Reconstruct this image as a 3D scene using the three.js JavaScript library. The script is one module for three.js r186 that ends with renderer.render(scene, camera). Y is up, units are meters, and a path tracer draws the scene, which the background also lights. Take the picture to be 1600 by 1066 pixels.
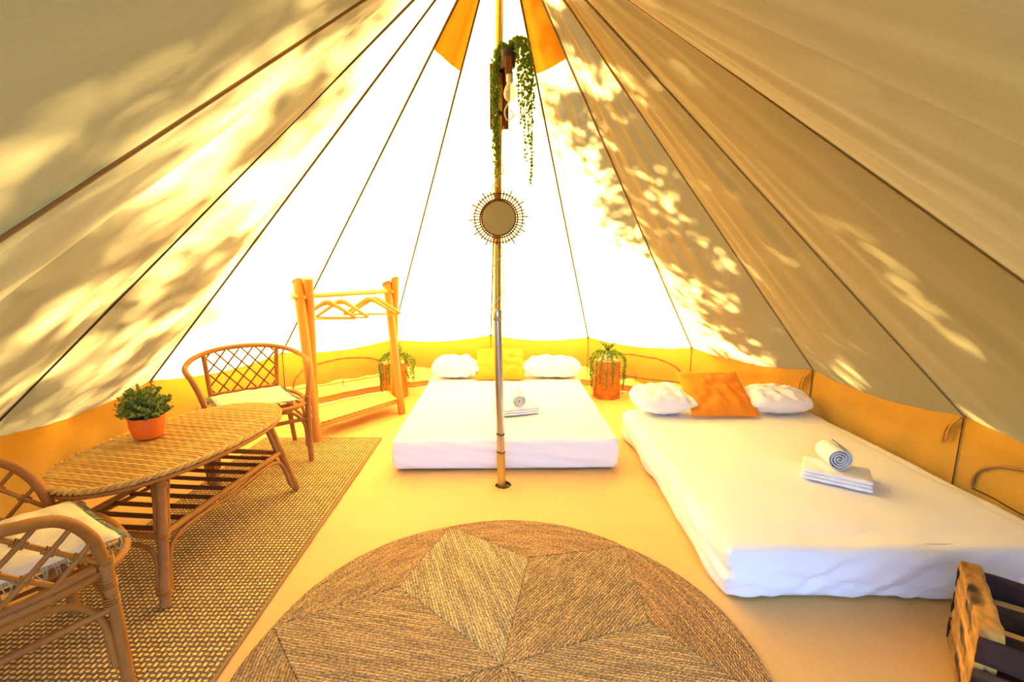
import * as THREE from 'three';
import { mergeGeometries } from 'three/addons/utils/BufferGeometryUtils.js';
import { RoundedBoxGeometry } from 'three/addons/geometries/RoundedBoxGeometry.js';
import { createNoise2D, createNoise3D } from 'simplex-noise';

// ---------------------------------------------------------------- camera
const scene = new THREE.Scene();
const camera = new THREE.PerspectiveCamera(2 * Math.atan(533 / 720) * 180 / Math.PI, 1600 / 1066, 0.05, 200);
camera.position.set(0.0005, 1.2848, 2.54);
camera.rotation.set(-0.1695, -0.0192, 0.002, 'YXZ');
scene.add(camera);

// ---------------------------------------------------------------- sky, sun, exposure
const renderer = new THREE.WebGLRenderer({ antialias: true });
renderer.toneMapping = THREE.LinearToneMapping;
renderer.toneMappingExposure = 1.42;
renderer.shadowMap.enabled = true;
const SKY = 4.0, SUN = 36;
function skyTexture() {
  const w = 128, h = 64, d = new Float32Array(w * h * 4);
  for (let y = 0; y < h; y++) {
    const e = ((y + 0.5) / h - 0.5) * Math.PI, t = Math.max(0, Math.sin(e));
    for (let x = 0; x < w; x++) {
      const i = (y * w + x) * 4, k = Math.pow(t, 0.5);
      const c = e > 0 ? [0.52 - 0.3 * k, 0.86 - 0.34 * k, 1.4 - 0.2 * k] : [0.26, 0.24, 0.16];
      d[i] = c[0] * SKY; d[i + 1] = c[1] * SKY; d[i + 2] = c[2] * SKY; d[i + 3] = 1;
    }
  }
  const t = new THREE.DataTexture(d, w, h, THREE.RGBAFormat, THREE.FloatType);
  t.mapping = THREE.EquirectangularReflectionMapping; t.magFilter = THREE.LinearFilter; t.needsUpdate = true;
  return t;
}
scene.background = skyTexture();
const SUN_AZ = -15 * Math.PI / 180, SUN_EL = 52 * Math.PI / 180;
const sunDir = new THREE.Vector3(Math.cos(SUN_EL) * Math.sin(SUN_AZ), Math.sin(SUN_EL), -Math.cos(SUN_EL) * Math.cos(SUN_AZ));
const sun = new THREE.DirectionalLight(new THREE.Color().setRGB(1, 0.95, 0.86), SUN);
sun.position.copy(sunDir).multiplyScalar(14);
sun.castShadow = true;
sun.shadow.mapSize.set(2048, 2048);
Object.assign(sun.shadow.camera, { left: -6, right: 6, top: 6, bottom: -6, near: 0.5, far: 30 });
scene.add(sun, sun.target);

// ---------------------------------------------------------------- helpers
const V = (x, y, z) => new THREE.Vector3(x, y, z);
const D2R = Math.PI / 180, lerp = (a, b, t) => a + (b - a) * t, clamp = (x, a, b) => Math.min(b, Math.max(a, x));
const smooth = (a, b, x) => { const t = clamp((x - a) / (b - a), 0, 1); return t * t * (3 - 2 * t); };
function rng(seed) { let a = seed >>> 0; return () => { a = (a + 0x6d2b79f5) | 0; let t = Math.imul(a ^ (a >>> 15), 1 | a); t = (t + Math.imul(t ^ (t >>> 7), 61 | t)) ^ t; return ((t ^ (t >>> 14)) >>> 0) / 4294967296; }; }
const n2 = createNoise2D(rng(11)), n3 = createNoise3D(rng(12));
const taken = new Map();
function numbered(name) { const n = taken.get(name) ?? 0; taken.set(name, n + 1); return n ? `${name}_${String(n).padStart(3, '0')}` : name; }
function shadows(o) { o.castShadow = true; o.receiveShadow = true; return o; }
function part(name, geo, mat, parent, label) {
  const m = shadows(new THREE.Mesh(Array.isArray(geo) ? (geo.length > 1 ? mergeGeometries(geo.map(plain)) : geo[0]) : geo, mat));
  m.name = name; parent.add(m);
  if (label) m.userData.label = label;
  return m;
}
function plain(g) { const o = g.index ? g.toNonIndexed() : g; for (const k of Object.keys(o.attributes)) if (!['position', 'normal', 'uv'].includes(k)) o.deleteAttribute(k); return o; }
function thing(name, label, category, pos = [0, 0, 0], turn = 0, group) {
  const g = new THREE.Group(); g.name = numbered(name); g.position.set(...pos); g.rotation.y = turn; g.userData = { label, category };
  if (group) g.userData.group = group;
  scene.add(g); return g;
}
function section(name, parent, label) { const g = new THREE.Group(); g.name = name; if (label) g.userData.label = label; parent.add(g); return g; }
function structure(name) { const g = new THREE.Group(); g.name = name; g.userData = { kind: 'structure' }; scene.add(g); return g; }
function copyOf(o, label, pos, turn) {
  const c = o.clone(); c.name = numbered(o.name); c.userData = { ...o.userData, label }; c.position.set(...pos); c.rotation.y = turn; scene.add(c); return c;
}
// geometry from a function of two parameters, u and v in 0..1
function surf(nu, nv, fn, uvfn) {
  const p = [], uv = [], idx = [];
  for (let j = 0; j <= nv; j++) for (let i = 0; i <= nu; i++) {
    const u = i / nu, v = j / nv, q = fn(u, v); p.push(q.x, q.y, q.z);
    const t = uvfn ? uvfn(u, v, q) : [u, v]; uv.push(t[0], t[1]);
  }
  for (let j = 0; j < nv; j++) for (let i = 0; i < nu; i++) { const a = j * (nu + 1) + i, b = a + 1, c = a + nu + 1, d = c + 1; idx.push(a, b, d, a, d, c); }
  const g = new THREE.BufferGeometry();
  g.setAttribute('position', new THREE.Float32BufferAttribute(p, 3)); g.setAttribute('uv', new THREE.Float32BufferAttribute(uv, 2)); g.setIndex(idx); g.computeVertexNormals();
  return g;
}
// round rod through points; r is a number or a function of t
function rod(pts, r, seg = 16, radial = 8, closed = false, curveType = 'centripetal') {
  const c = pts.length === 2 ? new THREE.LineCurve3(pts[0], pts[1]) : new THREE.CatmullRomCurve3(pts, closed, curveType);
  const fr = c.computeFrenetFrames(seg, closed), L = c.getLength(), p = [], n = [], uv = [], idx = [], rf = typeof r === 'function' ? r : () => r;
  const q = new THREE.Vector3(), d = new THREE.Vector3();
  for (let i = 0; i <= seg; i++) {
    const t = i / seg, R = rf(t), k = closed && i === seg ? 0 : i; c.getPointAt(closed && i === seg ? 0 : t, q);
    for (let j = 0; j <= radial; j++) {
      const a = j / radial * Math.PI * 2;
      d.copy(fr.normals[k]).multiplyScalar(Math.cos(a)).addScaledVector(fr.binormals[k], Math.sin(a));
      p.push(q.x + d.x * R, q.y + d.y * R, q.z + d.z * R); n.push(d.x, d.y, d.z); uv.push(j / radial * 0.1, t * L);
    }
  }
  for (let i = 0; i < seg; i++) for (let j = 0; j < radial; j++) { const a = i * (radial + 1) + j, b = a + radial + 1; idx.push(a, a + 1, b, b, a + 1, b + 1); }
  if (!closed) for (const e of [0, seg]) {
    const t = c.getTangentAt(e / seg), s = e ? 1 : -1, base = p.length / 3; c.getPointAt(e / seg, q);
    p.push(q.x + t.x * s * rf(e / seg) * 0.25, q.y + t.y * s * rf(e / seg) * 0.25, q.z + t.z * s * rf(e / seg) * 0.25); n.push(t.x * s, t.y * s, t.z * s); uv.push(0.05, e ? L : 0);
    for (let j = 0; j <= radial; j++) { const o = (e * (radial + 1) + j); p.push(p[o * 3], p[o * 3 + 1], p[o * 3 + 2]); n.push(t.x * s, t.y * s, t.z * s); uv.push(0.05 + 0.01 * Math.cos(j), e ? L : 0); }
    for (let j = 0; j < radial; j++) e ? idx.push(base, base + 1 + j, base + 2 + j) : idx.push(base, base + 2 + j, base + 1 + j);
  }
  const g = new THREE.BufferGeometry();
  g.setAttribute('position', new THREE.Float32BufferAttribute(p, 3)); g.setAttribute('normal', new THREE.Float32BufferAttribute(n, 3)); g.setAttribute('uv', new THREE.Float32BufferAttribute(uv, 2)); g.setIndex(idx);
  return g;
}
// binding wound round a rod between two points
function binding(a, b, r, turns, wire = 0.0025) {
  const ax = b.clone().sub(a), L = ax.length(); ax.normalize();
  const u = Math.abs(ax.y) < 0.9 ? V(0, 1, 0).cross(ax).normalize() : V(1, 0, 0).cross(ax).normalize(), w = ax.clone().cross(u), pts = [];
  for (let i = 0; i <= turns * 8; i++) { const t = i / (turns * 8), th = i / 8 * Math.PI * 2; pts.push(a.clone().addScaledVector(ax, L * t).addScaledVector(u, Math.cos(th) * r).addScaledVector(w, Math.sin(th) * r)); }
  return rod(pts, wire, turns * 10, 5);
}
function lathe(pts, seg = 32) { return new THREE.LatheGeometry(pts.map(([x, y]) => new THREE.Vector2(x, y)), seg); }
function box(w, h, d, x = 0, y = 0, z = 0, r = 0.004) { const g = new RoundedBoxGeometry(w, h, d, 2, Math.min(r, w / 2.1, h / 2.1, d / 2.1)); g.translate(x, y, z); return g; }
function at(g, x, y, z, ry = 0, rx = 0, rz = 0) { g.applyMatrix4(new THREE.Matrix4().compose(V(x, y, z), new THREE.Quaternion().setFromEuler(new THREE.Euler(rx, ry, rz, 'YXZ')), V(1, 1, 1))); return g; }
// texture computed pixel by pixel: fn(u, v) gives [r, g, b] (sRGB 0..1) or one number
function texture(w, h, fn, color, repeat) {
  const d = new Uint8Array(w * h * 4);
  for (let y = 0; y < h; y++) for (let x = 0; x < w; x++) {
    const c = fn((x + 0.5) / w, (y + 0.5) / h), i = (y * w + x) * 4, a = Array.isArray(c) ? c : [c, c, c];
    for (let k = 0; k < 3; k++) d[i + k] = clamp(a[k], 0, 1) * 255; d[i + 3] = 255;
  }
  const t = new THREE.DataTexture(d, w, h); t.wrapS = t.wrapT = THREE.RepeatWrapping; t.magFilter = THREE.LinearFilter; t.minFilter = THREE.LinearMipmapLinearFilter; t.generateMipmaps = true;
  if (color) t.colorSpace = THREE.SRGBColorSpace; if (repeat) t.repeat.set(...repeat); t.needsUpdate = true; return t;
}
// noise that repeats over the unit square
function tileNoise(u, v, f, seed = 0) { const a = u * 2 * Math.PI, b = v * 2 * Math.PI, r = f / (2 * Math.PI); return (n3(Math.cos(a) * r + seed, Math.sin(a) * r, Math.cos(b) * r + 7) + n3(Math.sin(b) * r + seed, Math.cos(a) * r + 3, Math.sin(a) * r)) / 2; }
const lin = (r, g, b) => new THREE.Color().setRGB(r, g, b);
const std = (o) => new THREE.MeshStandardMaterial({ roughness: 0.7, ...o });
const phys = (o) => new THREE.MeshPhysicalMaterial({ roughness: 0.7, ...o });

// ---------------------------------------------------------------- materials
const weave = texture(256, 256, (u, v) => 0.5 + 0.18 * Math.sin(u * 64 * Math.PI * 2) * Math.sin(v * 64 * Math.PI * 2) + 0.25 * tileNoise(u, v, 40), false, [6, 6]);
const mottle = texture(512, 512, (u, v) => { const k = 0.97 + 0.012 * tileNoise(u, v, 6) + 0.01 * tileNoise(u, v, 22, 5) + 0.016 * tileNoise(u, v, 90, 9); return [k, k * 0.995, k * 0.98]; }, true, [0.7, 0.7]);
const CANVAS = lin(0.77, 0.525, 0.165), OCHRE = lin(0.72, 0.375, 0.05);
const mCanvas = phys({ color: CANVAS, map: mottle, bumpMap: weave, bumpScale: 0.0006, roughness: 1, transmission: 0.71, thickness: 0, specularIntensity: 0.2, side: THREE.DoubleSide });
const mOchre = phys({ color: OCHRE, map: mottle, bumpMap: weave, bumpScale: 0.0005, roughness: 1, transmission: 0.34, thickness: 0, specularIntensity: 0.2, side: THREE.DoubleSide });
const mPatch = phys({ color: lin(0.72, 0.29, 0.02), map: mottle, roughness: 1, transmission: 0.14, thickness: 0, specularIntensity: 0.2, side: THREE.DoubleSide });
const mSheet = std({ color: lin(0.76, 0.47, 0.165), roughness: 0.6, map: mottle, side: THREE.DoubleSide });
const mLip = std({ color: lin(0.55, 0.2, 0.03), roughness: 0.7, side: THREE.DoubleSide });
const mSeam = std({ color: lin(0.06, 0.04, 0.02), roughness: 0.9 });
const mSeamWarm = std({ color: lin(0.26, 0.15, 0.05), roughness: 0.9 });
const mZip = std({ color: lin(0.32, 0.16, 0.04), roughness: 0.8 });
const grain = (seed, lo, hi, f = 5, stretch = 10) => texture(256, 512, (u, v) => { const k = 0.5 + 0.5 * tileNoise(u * 1, v, f, seed) * 0.7 + 0.25 * tileNoise(u, v, f * stretch, seed + 3) * 0.6; return lo.map((c, i) => lerp(c, hi[i], clamp(k, 0, 1))); }, true);
const rattanMap = grain(20, [0.55, 0.36, 0.12], [0.8, 0.57, 0.26], 6, 6);
const mRattan = std({ map: rattanMap, color: lin(0.86, 0.7, 0.46), roughness: 0.62 });
const mRattanDark = std({ map: rattanMap, color: lin(0.42, 0.28, 0.14), roughness: 0.7 });
const mBind = std({ map: rattanMap, color: lin(1, 0.85, 0.55), roughness: 0.45 });
const mBamboo = std({ map: grain(31, [0.86, 0.6, 0.22], [0.97, 0.76, 0.36], 5, 8), color: lin(0.74, 0.56, 0.36), roughness: 0.5 });
const mBambooPale = std({ map: grain(33, [0.9, 0.74, 0.42], [0.98, 0.86, 0.58], 5, 8), color: lin(0.8, 0.68, 0.52), roughness: 0.5 });
const mWhite = std({ color: lin(0.86, 0.86, 0.9), roughness: 0.85, bumpMap: weave, bumpScale: 0.0003 });
const mTowel = std({ color: lin(0.84, 0.85, 0.9), roughness: 1, bumpMap: weave, bumpScale: 0.002 });
const mOrange = std({ color: lin(0.85, 0.26, 0.01), roughness: 0.85, bumpMap: weave, bumpScale: 0.0006 });
const leafTex = texture(64, 64, (u, v) => { const k = 0.5 + 0.5 * tileNoise(u, v, 5, 2); return [0.28 + 0.3 * k, 0.42 + 0.25 * k, 0.1 + 0.1 * k]; }, true);
const mLeaf = phys({ map: leafTex, roughness: 0.9, transmission: 0.3, thickness: 0, side: THREE.DoubleSide });
const mTreeLeaf = phys({ color: lin(0.13, 0.18, 0.035), roughness: 0.9, transmission: 0.5, thickness: 0, side: THREE.DoubleSide });
const mBark = std({ color: lin(0.12, 0.08, 0.045), roughness: 0.95 });
// ---------------------------------------------------------------- the tent
const APEX = V(0, 2.97, 0), WALL_H = 0.513, RAD = 2.368, PH0 = -3.25 * D2R, SEG = 25.275 * D2R;
const eave = (a, r = RAD, h = WALL_H) => V(r * Math.sin(a), h, -r * Math.cos(a));
// attachment points of the panel seams round the tent, from the door round the back to the door
const pegs = [];
pegs.push(V(0, 2.02, 2.98));
pegs.push(eave(-155 * D2R, 2.9), eave(PH0 - 5 * SEG, 2.6));
for (let k = -4; k <= 4; k++) pegs.push(eave(PH0 + k * SEG, k === 4 || k === 3 ? 2.385 : RAD));
pegs.push(eave(PH0 + 5 * SEG, 2.81), eave(150 * D2R, 3.2), V(0, 2.02, 2.98));
const roof = structure('ceiling');
function roofPoint(a, b, w, t, i) {
  const e = a.clone().lerp(b, w), droop = 4 * w * (1 - w);
  if (a.y < 1 && b.y < 1) e.y -= 0.04 * droop;
  const p = APEX.clone().lerp(e, Math.min(t, 1)).add(e.clone().sub(APEX).multiplyScalar(Math.max(0, t - 1)));
  const out = V(p.x, 0, p.z).normalize(), belly = Math.sin(Math.min(t, 1) * Math.PI * 0.9);
  const fold = n2(w * 5 + i * 9.1, t * 1.6) * 0.010 + n2(w * 12 + i * 3.7, t * 1.1 + 4) * 0.005 * smooth(0.1, 0.7, t);
  const k = -0.022 * droop * belly + fold * smooth(0, 0.12, w) * smooth(0, 0.12, 1 - w) * smooth(0.02, 0.2, t) * (1 - 0.75 * smooth(0.75, 0.95, t));
  return p.addScaledVector(out, k).add(V(0, -Math.abs(k) * 0.5, 0));
}
for (let i = 0; i < pegs.length - 1; i++) {
  const a = pegs[i], b = pegs[i + 1], door = a.y > 1 || b.y > 1, end = door ? 1 : 1.055;
  part('canvas_panel', surf(26, 60, (u, v) => roofPoint(a, b, u, 0.02 + (end - 0.02) * v, i), (u, v, q) => [u * a.distanceTo(b), v * 3]), mCanvas, roof);
}
for (let i = 1; i < pegs.length - 1; i++) {
  if (i === pegs.length - 2) continue;
  const top = APEX.clone().lerp(pegs[i], 0.02), end = pegs[i].clone(), inw = (p) => V(p.x, p.y, p.z).add(V(-p.x, -0.5, -p.z).normalize().multiplyScalar(0.008));
  part('seam', rod([inw(top), inw(top.clone().lerp(end, 0.5)), inw(end)], (t) => lerp(0.007, i >= 4 && i <= 9 ? 0.006 : 0.0044, Math.min(1, t * 2.2)), 24, 6), i === 1 ? mZip : i >= 9 ? mSeamWarm : mSeam, roof);
}
// ochre cloth sewn inside the peak, on two of the panels
for (const [i, t0, t1] of [[5, 0.02, 0.205], [8, 0.02, 0.225]]) {
  const a = pegs[i], b = pegs[i + 1];
  part('peak_patch', surf(10, 8, (u, v) => { const p = roofPoint(a, b, lerp(0.015, 0.985, u), lerp(t0, t1 + (i === 5 ? 0.02 * u : -0.012 * u), v), i); return p.add(V(-p.x, -0.6, -p.z).normalize().multiplyScalar(0.006)); }, (u, v) => [u * 0.3, v * 0.5]), mPatch, roof, 'ochre cloth patch under the tent peak');
}
// low ochre wall, one panel between each pair of seams
const sides = { wall_left: [1, 5], wall_back: [5, 9], wall_right: [9, pegs.length - 3] };
const LIP = 0.05, FLOOR_OUT = 0.015;
function wallPoint(a, b, w, h, i) {     // h: 0 at the floor, 1 at the eave
  const e = a.clone().lerp(b, w), droop = 4 * w * (1 - w); e.y -= 0.04 * droop;
  const y = lerp(LIP, e.y, h), out = V(e.x, 0, e.z).normalize();
  const gather = Math.exp(-Math.pow(w / 0.09, 2)) + Math.exp(-Math.pow((1 - w) / 0.09, 2));
  const k = n2(w * 3 + i * 5.3, h * 1.3) * 0.022 * (1 - gather) * smooth(1, 0.7, h) + Math.sin(w * 60) * 0.004 * gather * h + (1 - h) * FLOOR_OUT;
  return V(e.x, y, e.z).addScaledVector(out, k * smooth(0, 0.03, w) * smooth(0, 0.03, 1 - w));
}
for (const [name, [from, to]] of Object.entries(sides)) {
  const g = structure(name);
  for (let i = from; i < to; i++) {
    const a = pegs[i], b = pegs[i + 1];
    part('wall_panel', surf(36, 18, (u, v) => wallPoint(a, b, u, v, i), (u, v) => [u * a.distanceTo(b), v * 0.5]), mOchre, g);
    part('groundsheet_edge', surf(24, 3, (u, v) => { const p = wallPoint(a, b, u, 0, i), inn = V(-p.x, 0, -p.z).normalize(); return V(p.x, lerp(-0.002, LIP + 0.008, v), p.z).addScaledVector(inn, 0.012 + 0.02 * (1 - v) * (1 - v)); }, (u, v) => [u, v * 0.05]), mLip, g, 'turned-up orange edge of the groundsheet');
    const s0 = wallPoint(a, b, 0, 0, i), s1 = wallPoint(a, b, 0, 1, i), inn = V(-s0.x, 0, -s0.z).normalize().multiplyScalar(0.006);
    part('wall_seam', rod([s0.add(inn), s1.add(inn)], 0.003, 2, 6), mSeam, g);
    // toggle where the roof seam meets the wall
    part('toggle', at(new THREE.CapsuleGeometry(0.008, 0.018, 3, 8), s1.x, s1.y - 0.004, s1.z, 0, 0, Math.PI / 2), mZip, g);
    if ([5, 8, 11].includes(i)) windowOn(a, b, i, g);
  }
}
function windowOn(a, b, i, wall) {
  const g = section('half_moon_window', wall, 'half-moon window flap outlined by a zip');
  const inset = (w, h) => { const p = wallPoint(a, b, w, h, i); return p.add(V(-p.x, 0, -p.z).normalize().multiplyScalar(0.007)); };
  const arch = [], rnd = rng(i + 60);
  for (let k = 0; k <= 30; k++) { const th = Math.PI * k / 30; arch.push(inset(0.5 - 0.43 * Math.cos(th), 0.27 + 0.52 * Math.pow(Math.sin(th), 0.75) + (rnd() - 0.5) * 0.012)); }
  part('window_arch', rod(arch, (t) => 0.0075 + 0.0015 * Math.sin(t * 70), 90, 6), mZip, g, 'brown zip cover arched over the half-moon window flap');
  const foot = []; for (let k = 0; k <= 12; k++) foot.push(inset(0.07 + 0.86 * k / 12, 0.25));
  part('window_seam', rod(foot, 0.0032, 30, 5), mSeam, g);
  const m = inset(0.5, 0.25);
  part('window_toggle', [rod([m.clone().add(V(0, 0.03, 0)), m.clone().add(V(0.003, -0.055, 0))], 0.003, 2, 5), at(new THREE.CapsuleGeometry(0.006, 0.02, 3, 6), m.x, m.y, m.z, 0, 0, 0.4)], mZip, g);
}
// cloth ties that hang at two of the right-hand seams
for (const i of [10, 11]) {
  const p = wallPoint(pegs[i], pegs[i + 1], 0, 0.97, i), inn = V(-p.x, 0, -p.z).normalize(), along = V(inn.z, 0, -inn.x), g = scene.getObjectByName('wall_right'), gs = [];
  for (const [dx, L] of [[-0.055, 0.14], [-0.085, 0.16]]) gs.push(rod([p.clone().addScaledVector(inn, 0.02), p.clone().addScaledVector(inn, 0.03).addScaledVector(along, dx * 0.7).add(V(0, -L * 0.4, 0)), p.clone().addScaledVector(inn, 0.025).addScaledVector(along, dx).add(V(0, -L, 0))], 0.006, 12, 5));
  part('cloth_tie', gs, mOchre, g, 'ochre cloth tie hanging from the seam');
}
// groundsheet with a real hole for the pole, and the soil below it
const floorOutline = (az) => {   // radius of the floor at an azimuth
  const d = V(Math.sin(az), 0, -Math.cos(az));
  for (let i = 0; i < pegs.length - 1; i++) {
    const a = pegs[i], b = pegs[i + 1], ax = a.x, az_ = a.z, ex = b.x - ax, ez = b.z - az_, den = d.x * -ez + d.z * ex;
    if (Math.abs(den) < 1e-9) continue;
    const s = (ax * -ez + az_ * ex) / den, k = (d.x * az_ - d.z * ax) / den;
    const kk = Math.abs(ex) > Math.abs(ez) ? (s * d.x - ax) / ex : (s * d.z - az_) / ez;
    if (s > 0 && kk >= -1e-6 && kk <= 1 + 1e-6) return s + FLOOR_OUT * 0.5;
  }
  return 2.4;
};
const floor = structure('floor');
part('groundsheet', surf(180, 70, (u, v) => {
  const az = u * Math.PI * 2, R = floorOutline(az), hole = 0.047 + 0.006 * n2(Math.cos(az) * 2, Math.sin(az) * 2), r = hole + (R - hole) * v, x = r * Math.sin(az), z = -r * Math.cos(az);
  const lift = smooth(0.02, 0.12, v) * smooth(1, 0.95, v);
  return V(x, (0.003 * n2(x * 1.4, z * 5) + 0.0016 * n2(x * 6 + 3, z * 9)) * lift + (v < 0.004 ? -0.012 : -0.003), z);
}, (u, v, q) => [q.x, q.z]), mSheet, floor);
const ground = structure('ground');
part('soil', at(new THREE.CircleGeometry(60, 64), 0, -0.03, 0, 0, -Math.PI / 2), std({ color: lin(0.17, 0.14, 0.07), roughness: 1 }), ground);

// ---------------------------------------------------------------- trees outside, whose shade dapples the canvas
const E1 = V(Math.cos(SUN_AZ), 0, Math.sin(SUN_AZ)), E2 = sunDir.clone().cross(E1); if (E2.y < 0) E2.negate();
function leafGeo(l, w) { const g = new THREE.BufferGeometry(); g.setAttribute('position', new THREE.Float32BufferAttribute([0, 0, 0, w / 2, l * 0.12, l * 0.45, 0, 0, l, -w / 2, l * 0.12, l * 0.45], 3)); g.setAttribute('uv', new THREE.Float32BufferAttribute([0.5, 0, 1, 0.5, 0.5, 1, 0, 0.5], 2)); g.setIndex([0, 1, 2, 0, 2, 3]); g.computeVertexNormals(); return g; }
function tree(label, trunkAt, seed, clumps, leafSize, forkAt, limit) {
  const R = rng(seed), t = thing('leafy_tree', label, 'tree', [trunkAt.x, 0, trunkAt.z], 0, 'trees outside the tent'), o = t.position;
  const centre = clumps.reduce((s, c) => s.add(c.p), V(0, 0, 0)).multiplyScalar(1 / clumps.length);
  const fork = sunDir.clone().multiplyScalar(forkAt[2]).addScaledVector(E1, forkAt[0]).addScaledVector(E2, forkAt[1]);
  const loc = (p) => p.clone().sub(o);
  part('trunk', rod([V(0, -0.05, 0), loc(fork).multiplyScalar(0.5).add(V(0.1, 0, 0.05)), loc(fork)], (k) => lerp(0.16, 0.09, k), 16, 10), mBark, t);
  for (let k = 0; k < clumps.length; k += Math.max(1, Math.floor(clumps.length / 22))) { const q = clumps[k].p; if (Math.abs(q.dot(E1)) < limit) continue; const m = fork.clone().lerp(q, 0.5).add(V(0, 0.25, 0)); part('branch', rod([loc(fork), loc(m), loc(q)], (s) => lerp(0.045, 0.008, s), 12, 6), mBark, t); }
  const mats = [], M = new THREE.Matrix4(), Q = new THREE.Quaternion(), S = V(1, 1, 1);
  for (const c of clumps) for (let k = 0; k < c.n; k++) {
    const g = () => (R() + R() + R() - 1.5) * 0.8, p = V(c.p.x + g() * c.r, c.p.y + g() * c.r, c.p.z + g() * c.r);
    Q.setFromEuler(new THREE.Euler(R() * 6.3, R() * 6.3, R() * 6.3)); const s = 0.7 + R() * 0.6; S.set(s, s, s);
    mats.push(M.compose(loc(p), Q, S).clone());
  }
  const f = new THREE.InstancedMesh(leafGeo(leafSize, leafSize * 0.55), mTreeLeaf, mats.length);
  mats.forEach((m, k) => f.setMatrixAt(k, m)); f.name = 'foliage'; f.userData.kind = 'stuff'; shadows(f); t.add(f);
  return t;
}
// a crown is made of clumps of leaves; each stands at (a, b) across the sunlight and d metres along it
function crown(seed, n, inside, dist, size, leaves) {
  const R = rng(seed), out = [];
  for (let tries = 0; out.length < n && tries < n * 60; tries++) {
    const a = lerp(-3.2, 3.2, R()), b = lerp(-0.7, 3.4, R()), k = inside(a, b);
    if (R() > k) continue;
    const d = lerp(dist[0], dist[1], R()), p = sunDir.clone().multiplyScalar(d).addScaledVector(E1, a).addScaledVector(E2, b);
    out.push({ p, r: lerp(size[0], size[1], R()), n: Math.round(leaves * lerp(0.6, 1.3, R())) });
  }
  return out;
}
const edgeRight = (a) => a < 0.5 ? lerp(1.75, 0.98, smooth(0, 0.5, a)) : a < 0.9 ? lerp(0.98, 0.34, (a - 0.5) / 0.4) : a < 1.5 ? lerp(0.34, 0.16, (a - 0.9) / 0.6) : lerp(0.16, -0.45, (a - 1.5) / 0.7);
tree('broad leafy tree outside shading the right half of the tent', V(3.6, 0, -6.2), 101,
  crown(201, 760, (a, b) => a < 0.02 && b < 1.9 ? 0 : smooth(0.02, 0.2, b - edgeRight(Math.max(a, 0)) - 0.02) * (0.28 + 0.72 * smooth(0.1, 0.75, b - edgeRight(Math.max(a, 0)))), [6.2, 8.4], [0.12, 0.25], 95), 0.085, [1.7, 1.6, 7], 0.9);
const edgeLeft = (a) => { const x = -a; return x < 1.0 ? lerp(1.7, 0.95, smooth(0.4, 1, x)) : x < 1.5 ? lerp(0.95, 0.15, (x - 1) / 0.5) : lerp(0.15, -0.5, (x - 1.5) / 0.5); };
tree('tall loose tree outside shading the left side of the tent', V(-6.4, 0, -6.6), 102,
  crown(202, 215, (a, b) => a > -0.35 ? 0 : smooth(0.05, 0.5, b - edgeLeft(a)) * 0.8, [10.5, 13.5], [0.14, 0.3], 80), 0.09, [-2.7, 1.0, 10], 1.3);

// unseen trees added to cut sky light on the canvas, door side left open
{
  const ring = [[40, 'behind the tent to the right'], [85, 'right of the tent'], [128, 'in front of the tent to the right'], [-128, 'in front of the tent to the left'], [-85, 'left of the tent'], [-40, 'behind the tent to the left']];
  const R = rng(909), lists = ring.map(() => []);
  for (let k = 0; k < 2600; k++) {
    const az = (R() * 2 - 1) * Math.PI, el = Math.asin(lerp(0.12, 1, R())), r = lerp(6.6, 9.5, R()) * lerp(1, 0.8, el / 1.57);
    const p = V(Math.sin(az) * Math.cos(el) * r, Math.sin(el) * r, -Math.cos(az) * Math.cos(el) * r), a = p.dot(E1), b = p.dot(E2);
    if (a > -3.3 && a < 3.1 && b > -2.3 && b < 2.5 && p.dot(sunDir) > 0) continue;
    if (Math.abs(az) > 2.55 && el < 0.62) continue;
    let best = 0, bd = 9; ring.forEach(([d], i) => { let q = Math.abs(az - d * D2R); q = Math.min(q, Math.PI * 2 - q); if (q < bd) { bd = q; best = i; } });
    lists[best].push({ p, r: 0.45, n: 90 });
  }
  ring.forEach(([d, where], i) => {
    const az = d * D2R, f = V(Math.sin(az) * 7.4, 4.2, -Math.cos(az) * 7.4);
    tree(`unseen leafy tree added to cut sky light, ${where}`, V(Math.sin(az) * 8.2, 0, -Math.cos(az) * 8.2), 500 + i, lists[i], 0.24, [f.dot(E1), f.dot(E2), f.dot(sunDir)], 3.0);
  });
}
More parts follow.
